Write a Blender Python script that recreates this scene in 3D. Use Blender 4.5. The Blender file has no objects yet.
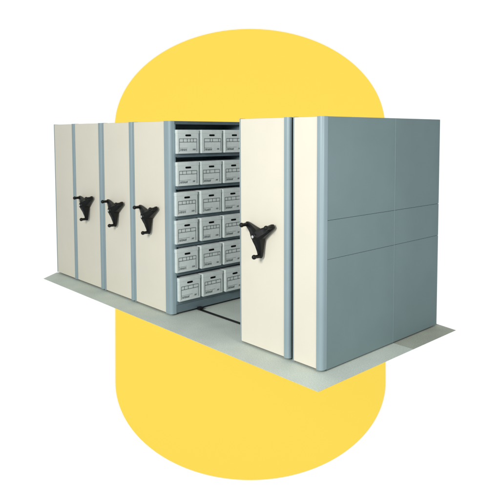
import bpy, bmesh, math, random
from mathutils import Vector, Matrix
random.seed(7)
S = bpy.context.scene
C = S.collection
H = 2.1

# ------------------------------------------------------------------ materials
def mat(name, col, rough=.5, metal=0, var=.04, vscale=3.0, bump=0.0, bscale=300, spec=.5, speck=0.0, coat=0):
    m = bpy.data.materials.new(name); m.use_nodes = True
    nt = m.node_tree; N = nt.nodes; L = nt.links
    b = N['Principled BSDF']
    b.inputs['Roughness'].default_value = rough
    b.inputs['Metallic'].default_value = metal
    b.inputs['Specular IOR Level'].default_value = spec
    b.inputs['Coat Weight'].default_value = coat
    tc = N.new('ShaderNodeTexCoord')
    n1 = N.new('ShaderNodeTexNoise'); n1.inputs['Scale'].default_value = vscale; n1.inputs['Detail'].default_value = 5
    L.new(tc.outputs['Object'], n1.inputs['Vector'])
    r = N.new('ShaderNodeValToRGB')
    lo = [max(0, c*(1-var)) for c in col]; hi = [min(1, c*(1+var)) for c in col]
    r.color_ramp.elements[0].position = .3; r.color_ramp.elements[1].position = .7
    r.color_ramp.elements[0].color = (*lo, 1); r.color_ramp.elements[1].color = (*hi, 1)
    L.new(n1.outputs['Fac'], r.inputs['Fac'])
    out = r.outputs['Color']
    if speck:
        n2 = N.new('ShaderNodeTexNoise'); n2.inputs['Scale'].default_value = 95; n2.inputs['Detail'].default_value = 3
        L.new(tc.outputs['Object'], n2.inputs['Vector'])
        r2 = N.new('ShaderNodeValToRGB')
        r2.color_ramp.elements[0].position = .38; r2.color_ramp.elements[1].position = .62
        r2.color_ramp.elements[0].color = (1-speck,)*3+(1,); r2.color_ramp.elements[1].color = (1, 1, 1, 1)
        L.new(n2.outputs['Fac'], r2.inputs['Fac'])
        mx = N.new('ShaderNodeMix'); mx.data_type = 'RGBA'; mx.blend_type = 'MULTIPLY'; mx.inputs[0].default_value = 1
        L.new(out, mx.inputs[6]); L.new(r2.outputs['Color'], mx.inputs[7]); out = mx.outputs[2]
    L.new(out, b.inputs['Base Color'])
    if bump:
        n3 = N.new('ShaderNodeTexNoise'); n3.inputs['Scale'].default_value = bscale; n3.inputs['Detail'].default_value = 3
        L.new(tc.outputs['Object'], n3.inputs['Vector'])
        bp = N.new('ShaderNodeBump'); bp.inputs['Strength'].default_value = bump; bp.inputs['Distance'].default_value = .002
        L.new(n3.outputs['Fac'], bp.inputs['Height']); L.new(bp.outputs['Normal'], b.inputs['Normal'])
    return m

M = dict(
    cream=mat('cream_laminate', (.81, .768, .66), .5, var=.018, vscale=2.5, bump=.05, bscale=160, spec=.3),
    trim=mat('blue_grey_trim', (.30, .395, .435), .38, var=.03, spec=.5, bump=.03),
    steel=mat('grey_green_steel', (.205, .285, .303), .45, var=.05, vscale=2.0, bump=.06, bscale=220, spec=.5),
    carcass=mat('blue_grey_steel', (.20, .29, .33), .45, var=.05, vscale=4, spec=.4),
    canopy=mat('dark_canopy_steel', (.095, .135, .155), .45, var=.08, vscale=8),
    joint=mat('joint_highlight_tone', (.27, .37, .39), .4, var=.03),
    shelf=mat('shelf_steel', (.15, .205, .235), .4, var=.08, vscale=8, spec=.5),
    inner=mat('shaded_inner_steel', (.03, .037, .042), .6, var=.1),  # near-black: shade inside and under the cabinets put into the colour
    black=mat('black_plastic', (.004, .0043, .0043), .42, var=.1, spec=.3, bump=.08, bscale=400),
    rubber=mat('black_rail', (.008, .009, .010), .5, var=.15, spec=.3),
    chrome=mat('polished_cap', (.85, .86, .86), .25, metal=.6, var=.01),
    card=mat('grey_white_cardboard', (.73, .795, .785), .8, var=.06, vscale=14, bump=.12, bscale=120, spec=.15),
    ink=mat('dark_ink', (.05, .065, .07), .7, var=.2, vscale=60, spec=.1),
    hole=mat('hole_shade', (.006, .007, .008), .9, var=.1, spec=.05),
    patch=mat('white_label', (.72, .76, .76), .7, var=.02),
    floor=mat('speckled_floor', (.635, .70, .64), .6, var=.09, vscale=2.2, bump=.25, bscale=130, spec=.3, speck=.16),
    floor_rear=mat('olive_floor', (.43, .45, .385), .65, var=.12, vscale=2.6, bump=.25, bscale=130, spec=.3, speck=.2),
    yellow=mat('flat_yellow', (.86, .608, .0833), .95, var=.0, spec=0),
    white=mat('white_paper', (.93, .93, .93), .95, var=.0, spec=0),
)

# ------------------------------------------------------------------ mesh helpers
def box(bm, x0, x1, y0, y1, z0, z1, bev=0, seg=2):
    g = bmesh.ops.create_cube(bm, size=1)
    vs = g['verts']
    for v in vs:
        v.co = Vector(((x0+x1)/2 + v.co.x*(x1-x0), (y0+y1)/2 + v.co.y*(y1-y0), (z0+z1)/2 + v.co.z*(z1-z0)))
    if bev:
        es = list({e for v in vs for e in v.link_edges})
        bmesh.ops.bevel(bm, geom=es, offset=bev, segments=seg, affect='EDGES', profile=.6)

def prism(bm, pts, axis, a, b):
    """extrude a 2-D outline along an axis: 'z' takes (x,y), 'x' takes (y,z), 'y' takes (x,z)"""
    def P(p, t):
        return {'z': (p[0], p[1], t), 'x': (t, p[0], p[1]), 'y': (p[0], t, p[1])}[axis]
    A = [bm.verts.new(P(p, a)) for p in pts]; B = [bm.verts.new(P(p, b)) for p in pts]
    n = len(pts); fs = [bm.faces.new(A), bm.faces.new(B)]
    for i in range(n):
        fs.append(bm.faces.new((A[i], A[(i+1) % n], B[(i+1) % n], B[i])))
    bmesh.ops.recalc_face_normals(bm, faces=fs)
    return fs

def lathe(bm, prof, M4, seg=20):
    """profile of (radius, height) turned round local z, then moved by M4"""
    rings = []
    for r, h in prof:
        if r < 1e-6: rings.append([bm.verts.new(M4 @ Vector((0, 0, h)))])
        else: rings.append([bm.verts.new(M4 @ Vector((r*math.cos(2*math.pi*k/seg), r*math.sin(2*math.pi*k/seg), h))) for k in range(seg)])
    fs = []
    for a, b in zip(rings, rings[1:]):
        for k in range(seg):
            q = [a[k % len(a)], a[(k+1) % len(a)], b[(k+1) % len(b)], b[k % len(b)]]
            u = []
            for v in q:
                if v not in u: u.append(v)
            if len(u) > 2: fs.append(bm.faces.new(u))
    bmesh.ops.recalc_face_normals(bm, faces=fs)

def obj(name, bm, m, parent=None, smooth=False, loc=None):
    me = bpy.data.meshes.new(name); bm.to_mesh(me); bm.free()
    me.materials.append(m)
    if smooth:
        for p in me.polygons: p.use_smooth = True
        try: me.set_sharp_from_angle(angle=math.radians(38))
        except Exception: pass
    o = bpy.data.objects.new(name, me); C.objects.link(o)
    if parent: o.parent = parent
    if loc: o.location = loc
    return o

def tag(o, label=None, cat=None, group=None, kind=None):
    if label: o['label'] = label
    if cat: o['category'] = cat
    if group: o['group'] = group
    if kind: o['kind'] = kind
    return o

def thing(name, label, cat, loc=(0, 0, 0), group=None):
    o = bpy.data.objects.new(name, None); C.objects.link(o); o.location = loc
    o.empty_display_size = .1
    return tag(o, label, cat, group)

def bmn(): return bmesh.new()

# ------------------------------------------------------------------ shelving carriages
D = 1.79; DM = 1.016
ROWS = [1.750, 1.404, 1.081, .778, .468, .149]

def trim_outline(xo, w, side, depth):
    """plan outline of a rounded corner strip whose outer face is at xo"""
    s = side; r = min(w*.75, .032)
    pts = [(xo - s*w, .006), (xo - s*w, -.001)]
    for k in range(7):
        a = k/6*math.pi/2
        pts.append((xo - s*r + s*r*math.sin(a), -.003 + r - r*math.cos(a)))
    pts += [(xo, depth), (xo - s*w, depth)]
    return pts

def open_side(t, xf, xc, s):
    """shelves, uprights and divider on the aisle side; xf = open face, xc = middle divider, s = outward sign"""
    def X(a, b): return (min(a, b), max(a, b))
    for (y0, y1) in ((.066, .072), (1.030, 1.062), (D-.034, D-.002)):
        b = bmn(); x0, x1 = X(xf - s*.004, xc); box(b, x0, x1, y0, y1, .108, H-.036, .001, 1)
        if y0 < .1: box(b, *X(xf-s*.003, xf-s*.03), .072, .079, .108, H-.036, .001, 1)
        obj('upright', b, M['carcass'], t)
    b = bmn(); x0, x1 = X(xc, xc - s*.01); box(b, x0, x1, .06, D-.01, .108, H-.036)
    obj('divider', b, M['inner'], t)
    for i, z in enumerate(ROWS):
        for (y0, y1) in ((.080, 1.029), (1.063, D-.035)):
            b = bmn()
            x0, x1 = X(xf - s*.006, xc + s*.002)
            box(b, x0, x1, y0, y1, z-.012, z-.001)
            x0, x1 = X(xf - s*.006, xf - s*.001)
            box(b, x0, x1, y0, y1, z-.040, z-.0005, .0015, 1)
            x0, x1 = X(xf - s*.028, xf - s*.006)
            box(b, x0, x1, y0, y1, z-.040, z-.035)
            sh = obj('shelf', b, M['shelf'], t)
            if i < 5:
                c = bmn(); box(c, *X(xf - s*.010, xf + s*.0015), y0-.004, y0+.009, z-.054, z-.036, .001, 1)
                obj('shelf_clip', c, M['black'], sh)

def handle(t, xc, rot=0.0, zc=1.058):
    """three-armed hand wheel: webbed arms rising to a tall hub, a post and ball on every arm end"""
    arms = [math.radians(152)+rot, math.radians(31)+rot, math.radians(271)+rot]
    R = .196
    b = bmn()
    for a in arms:
        Rl = R if a > 3 else R*1.02
        d = Vector((math.cos(a), 0, math.sin(a))); p = Vector((-d.z, 0, d.x))
        stations = [(0.0, .044, -.020, -.118), (.04, .048, -.020, -.106), (.09, .038, -.022, -.080),
                    (.145, .030, -.024, -.060), (Rl-.012, .024, -.026, -.052), (Rl+.004, .015, -.028, -.048)]
        rings = []
        for r, w, yb, yf in stations:
            c = Vector((xc, 0, zc)) + d*r
            e = .3
            ring = []
            for (u, v) in ((-1, 0), (-1, .7), (-.55, 1), (.55, 1), (1, .7), (1, 0)):
                q = c + p*(w*u); q.y = yb + (yf-yb)*v
                ring.append(b.verts.new(q))
            rings.append(ring)
        fs = []
        for A, B in zip(rings, rings[1:]):
            for k in range(6):
                fs.append(b.faces.new((A[k], A[(k+1) % 6], B[(k+1) % 6], B[k])))
        fs.append(b.faces.new(rings[0])); fs.append(b.faces.new(rings[-1]))
        bmesh.ops.recalc_face_normals(b, faces=fs)
    out = Matrix.Translation((xc, 0, zc)) @ Matrix.Rotation(math.pi/2, 4, 'X')     # local z -> -y
    lathe(b, [(0, .004), (.046, .004), (.046, .018), (.038, .026), (.042, .05), (.036, .10), (.030, .120), (.022, .126), (0, .126)], out, 28)
    w = obj('hand_wheel', b, M['black'], t, True)
    for a in arms:
        Rl = R - .014
        c = bmn()
        m4 = Matrix.Translation((xc + math.cos(a)*Rl, 0, zc + math.sin(a)*Rl)) @ Matrix.Rotation(math.pi/2, 4, 'X')
        prof = [(0, .03), (.019, .03), (.019, .046), (.017, .054), (.0155, .085), (.0165, .094)]
        for k in range(1, 9):
            th = math.pi*(.22 + .78*k/8)
            prof.append((.0215*math.sin(th) if k < 8 else 0, .111 - .0215*math.cos(th)))
        lathe(c, prof, m4, 18)
        obj('knob', c, M['black'], w, True)
    c = bmn()
    lathe(c, [(0, .1262), (.0135, .1262), (.013, .130), (.008, .1325), (0, .133)], out, 18)
    obj('hub_cap', c, M['chrome'], w, True)

def carriage(x0, x1, label, lw, rw, wheel=True, open_left=False, open_right=False, closed_side=False, rot=0, left_gap=.004, name='mobile_shelving_unit', hx=0, group=None):
    t = thing(name, label, 'shelving unit', ((x0+x1)/2, 0, 0), group)
    ox = (x0+x1)/2
    # everything is modelled in world coordinates, then shifted to the thing's base
    made_before = set(bpy.data.objects)
    x0 += left_gap; x1 -= .003
    # cream end panel and its two rounded edge strips
    b = bmn(); box(b, x0+lw+.002, x1-rw-.003, .003, .028, .022, H-.004, .0025)
    obj('end_panel', b, M['cream'], t)
    for xo, w, s in ((x0, lw, -1), (x1, rw, 1)):
        dark = s > 0 and not open_right and not closed_side
        b = bmn(); prism(b, trim_outline(xo, w, s, .034 if dark else .064), 'z', .018, H)
        obj('edge_trim', b, M['trim'], t, True)
        if dark:        # black strip behind the edge strip that makes the gap to the next unit dark
            b = bmn(); box(b, xo-.03, xo-.001, .035, .064, .02, H-.003, .002, 1)
            obj('gap_strip', b, M['rubber'], t)
    # carcass
    xm = (x0+x1)/2
    cx0 = xm-.006 if open_left else x0+.004
    cx1 = xm+.006 if open_right else x1-(.016 if closed_side else .004)
    b = bmn(); box(b, cx0, cx1, .03 if not (open_left or open_right) else .066, D-.003, .108, H-.036)
    obj('cabinet_body', b, M['carcass'], t)
    b = bmn(); box(b, x0+lw*.9, x1-rw*.9, .0285, .0655, .03, H-.037); obj('back_plate', b, M['carcass'], t)
    b = bmn(); box(b, x0+.0015, x1-.0015 - (.012 if closed_side else 0), .0655, D, H-.0355, H-.001, .002, 1)
    obj('canopy_top', b, M['canopy'], t)
    b = bmn(); box(b, x0+.003, x1-.003-(.014 if closed_side else 0), .0655, D-.004, .022, .1065, .002, 1)
    obj('base_plinth', b, M['shelf'], t)
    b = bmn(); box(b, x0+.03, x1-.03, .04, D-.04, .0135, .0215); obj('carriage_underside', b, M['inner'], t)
    if open_right: open_side(t, x1, xm, 1)
    if open_left: open_side(t, x0, xm, -1)
    if closed_side:
        ys = [(.0665, DM-.0013), (DM+.0013, D)]
        zs = [(.012, .932-.0013), (.932+.0013, 1.254-.0013), (1.254+.0013, H-.002)]
        for y0, y1 in ys:
            for z0, z1 in zs:
                b = bmn(); box(b, x1-.014, x1-.0005, y0, y1, z0, z1, .0022)
                obj('side_panel', b, M['steel'], t)
        b = bmn(); box(b, x1-.0158, x1-.0145, .07, D, .024, H-.006); obj('backing_sheet', b, M['carcass'], t)
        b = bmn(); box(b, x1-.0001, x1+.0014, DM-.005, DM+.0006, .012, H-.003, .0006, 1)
        obj('joint_highlight', b, M['joint'], t)  # paler strip added on the seam; its highlight is put into the colour
    if wheel: handle(t, xm+hx, rot)
    for o in set(bpy.data.objects) - made_before:
        if o.parent is t: o.location.x -= ox
    return t

G = 'mobile shelving units with black hand wheels'
G2 = 'shelving units without a hand wheel'
carriage(-4.922, -4.305, 'leftmost cream fronted shelving unit, plain end panel without a hand wheel', .012, .062, wheel=False, name='fixed_shelving_unit', group=G2)
carriage(-4.305, -3.583, 'mobile shelving unit with black hand wheel, beside the plain leftmost unit', .012, .068, rot=.03, hx=.0, group=G)
carriage(-3.583, -2.870, 'mobile shelving unit with black hand wheel, between two other wheeled units', .050, .060, rot=-.04, hx=.01, group=G)
carriage(-2.870, -2.116, 'mobile shelving unit with black hand wheel whose open shelves hold the grey file boxes', .036, .105, open_right=True, rot=.0, hx=.0, group=G)
carriage(-1.008, -.368, 'mobile shelving unit with black hand wheel standing alone to the right of the open aisle', .010, .060, open_left=True, rot=.0, hx=-.006, group=G)
carriage(-.329, .003, 'narrow shelving unit at the right end with plain front and grey steel side panels', .006, .060, wheel=False, closed_side=True, name='fixed_shelving_unit', group=G2)

# ------------------------------------------------------------------ file boxes
BW, BH, BD = .284, .256, .355
def print_mesh(variant):
    rnd = random.Random(100+variant)
    b = bmn()
    def ln(y0, z0, y1, z1, w=.0038):      # a straight printed line
        box(b, .0012, .0018, min(y0, y1)-(w/2 if y0 == y1 else 0), max(y0, y1)+(w/2 if y0 == y1 else 0),
            min(z0, z1)-(w/2 if z0 == z1 else 0), max(z0, z1)+(w/2 if z0 == z1 else 0))
    dy = rnd.uniform(-.006, .006)
    y0, y1 = .028+dy, BW-.024+dy; zt, zb, zm = .160, .022, .124
    ln(y0, zt, y1, zt, .0042)
    ln(y0, zb, y0, zt-.0014); 
    ln(y1, zb, y1, zt-.0014)
    ln(y0+.002, zm, y1-.002, zm, .0044)
    cells = {0: (.22, .45, .62, .80), 1: (.30, .55, .78), 2: (.18, .40, .70), 3: (.35, .50, .86)}[variant % 4]
    for c in cells:
        yy = y0+(y1-y0)*c; ln(yy, zm+.002, yy, zt-.002, .0042)
    ln(y0+.002, .060, y0+(y1-y0)*(.45 + .1*(variant % 3)), .062, .0036)
    # unreadable block of print, then a small squiggle to the right
    def script(ya, yb, za, zb):
        y = ya
        while y < yb-.006:
            w = rnd.uniform(.005, .010); k = rnd.random()
            box(b, .0012, .0018, y, y+.0036, za, zb - rnd.uniform(0, .005))
            if k < .7:
                zz = rnd.uniform(za, zb-.004); box(b, .0013, .0019, y+.0029, y+w, zz, zz+.0042)
            if k > .35:
                zz = zb-.007; box(b, .0014, .0020, y+.0029, y+w, zz, zz+.004)
            y += w+.0036
    script(y0+.012, y0+.105+rnd.uniform(-.01, .01), .028, .052)
    script(y1-.052, y1-.014, .034, .054)
    me = bpy.data.meshes.new('printed_form'); b.to_mesh(me); b.free(); me.materials.append(M['ink']); return me
prints = [print_mesh(v) for v in range(4)]

def make_box():
    t = thing('file_box', 'x', 'file box', (0, 0, 0), 'grey file boxes on the open shelves')
    b = bmn(); box(b, -BD, 0, 0, BW, .0005, BH-.006, .0025); obj('box_body', b, M['card'], t)
    b = bmn(); box(b, -BD-.003, .0022, -.003, BW+.003, BH-.040, BH, .003); obj('lid', b, M['card'], t)
    # hand hole: flat dark plate, the hole's shade put into its colour
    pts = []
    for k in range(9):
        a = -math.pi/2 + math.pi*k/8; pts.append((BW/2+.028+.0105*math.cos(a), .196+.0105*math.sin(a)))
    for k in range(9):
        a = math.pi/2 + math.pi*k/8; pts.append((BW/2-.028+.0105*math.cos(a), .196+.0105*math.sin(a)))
    b = bmn(); prism(b, pts, 'x', -.004, .0012); obj('hand_hole_shade', b, M['hole'], t)
    o = bpy.data.objects.new('printed_form', prints[0]); C.objects.link(o); o.parent = t
    b = bmn(); box(b, .0004, .0010, .155, .195, .030, .050); obj('paper_patch', b, M['patch'], t)
    return t
proto = make_box()
rown = ['top row', 'second row from top', 'third row from top', 'fourth row from top', 'fifth row from top', 'bottom row']
coln = ['leftmost in its row', 'middle one in its row', 'rightmost, partly hidden by the unit']
starts = [[.100, .414, .733], [.096, .405, .722], [.078, .398, .708], [.076, .402, .716], [.074, .398, .714], [.104, .420, .735]]
n = 0
for i, z in enumerate(ROWS):
    for j in range(3):
        if n == 0:
            t = proto
        else:
            t = proto.copy(); C.objects.link(t)
            for ch in list(proto.children):
                c = ch.copy(); C.objects.link(c); c.parent = t
                if c.name.startswith('printed_form'): c.data = prints[(i*2+j*3+i*j) % 4]
        t.location = (-2.080 + .011*j - random.uniform(.0, .006), starts[i][j] - .024 + random.uniform(-.002, .002), z)
        t.rotation_euler.z = random.uniform(-.012, .012)
        t['label'] = 'grey file box in %s, %s' % (rown[i], coln[j])
        n += 1

# ------------------------------------------------------------------ floor rail
t = thing('floor_rail', 'thin black guide rail running along the floor across the open aisle', 'rail', (-2.1, .365, 0))
b = bmn(); box(b, -2.6, 1.95, -.014, .014, .0005, .0125, .002, 1); obj('rail_bar', b, M['rubber'], t)
b = bmn(); box(b, -.016, .034, -.028, .028, .0130, .038, .006); obj('rail_stop', b, M['rubber'], t)

# ------------------------------------------------------------------ setting
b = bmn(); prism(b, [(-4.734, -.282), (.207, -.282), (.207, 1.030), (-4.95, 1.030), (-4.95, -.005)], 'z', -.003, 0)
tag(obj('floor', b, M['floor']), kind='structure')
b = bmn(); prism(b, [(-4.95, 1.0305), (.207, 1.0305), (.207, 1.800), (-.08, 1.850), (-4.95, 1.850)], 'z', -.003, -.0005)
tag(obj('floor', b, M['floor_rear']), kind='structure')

yaw, pit = math.radians(-46.9105), math.radians(-3.8459)
cam_p = Vector((3.12415, -3.63993, 1.95440))
F = Vector((math.sin(yaw)*math.cos(pit), math.cos(yaw)*math.cos(pit), math.sin(pit)))
Rt = F.cross(Vector((0, 0, 1))).normalized(); Up = Rt.cross(F)
fpx, ppx, ppy = 597.293, 257.143, 174.558
# yellow background graphic, built as an added flat board parallel to the backdrop
dist = 20.0
k = dist/fpx
w2, h2, cap = 135*k, 225.5*k, 98*k
pts = []
NN = 40
for q in range(4):
    for i in range(NN):
        a = q*math.pi/2 + (math.pi/2)*i/NN
        x = w2*math.cos(a); y = cap*math.sin(a) + (h2-cap)*(1 if q < 2 else -1)
        pts.append((x, y))
center = cam_p + F*dist + Rt*((250-ppx)*k) - Up*((254.5-ppy)*k)
Mw = Matrix((( Rt.x, Up.x, -F.x, center.x), (Rt.y, Up.y, -F.y, center.y), (Rt.z, Up.z, -F.z, center.z), (0, 0, 0, 1)))
b = bmn(); prism(b, pts, 'z', -.04, 0)
o = obj('yellow_backdrop_graphic', b, M['yellow']); o.matrix_world = Mw
tag(o, 'huge flat yellow background graphic with rounded ends behind the cabinets', 'backdrop board')
b = bmn(); box(b, -20, 20, -20, 20, -.12, -.06)
o = obj('backdrop', b, M['white']); o.matrix_world = Mw; tag(o, kind='structure')

# ------------------------------------------------------------------ camera
cd = bpy.data.cameras.new('camera'); cam = bpy.data.objects.new('camera', cd); C.objects.link(cam)
cd.sensor_width = 36; cd.lens = 36*fpx/500
cd.shift_x = (250-ppx)/500; cd.shift_y = (ppy-250)/500
cd.clip_end = 100
roll = math.radians(-.13675)
R2 = Rt*math.cos(roll)+Up*math.sin(roll); U2 = Up*math.cos(roll)-Rt*math.sin(roll)
cam.matrix_world = Matrix(((R2.x, U2.x, -F.x, cam_p.x), (R2.y, U2.y, -F.y, cam_p.y), (R2.z, U2.z, -F.z, cam_p.z), (0, 0, 0, 1)))
S.camera = cam

# ------------------------------------------------------------------ light
def area(name, loc, target, size, power, col=(1, 1, 1), size_y=None):
    ld = bpy.data.lights.new(name, 'AREA'); ld.energy = power; ld.color = col
    ld.shape = 'RECTANGLE'; ld.size = size; ld.size_y = size_y or size
    o = bpy.data.objects.new(name, ld); C.objects.link(o); o.location = loc
    o.rotation_euler = (Vector(target)-Vector(loc)).to_track_quat('-Z', 'Y').to_euler()
    return o
area('key_softbox', (1.2, -6.5, 3.5), (-1.4, 0, 1.1), 1.8, 402, (1, .98, .945))
area('side_softbox', (2.3, -.5, 1.7), (0, .4, 1.0), .8, 25, (1, .98, .94))
lp = center - F*3.2
area('backdrop_light', lp, center, 28, 1820)  # unseen lamp added to brighten the yellow graphic and backdrop evenly

w = bpy.data.worlds.new('World'); S.world = w; w.use_nodes = True
bg = w.node_tree.nodes['Background']; bg.inputs[0].default_value = (.91, .98, .97, 1); bg.inputs[1].default_value = .45

S.view_settings.view_transform = 'Standard'; S.view_settings.look = 'None'
S.view_settings.exposure = 0; S.view_settings.gamma = 1
S.render.engine = 'CYCLES'
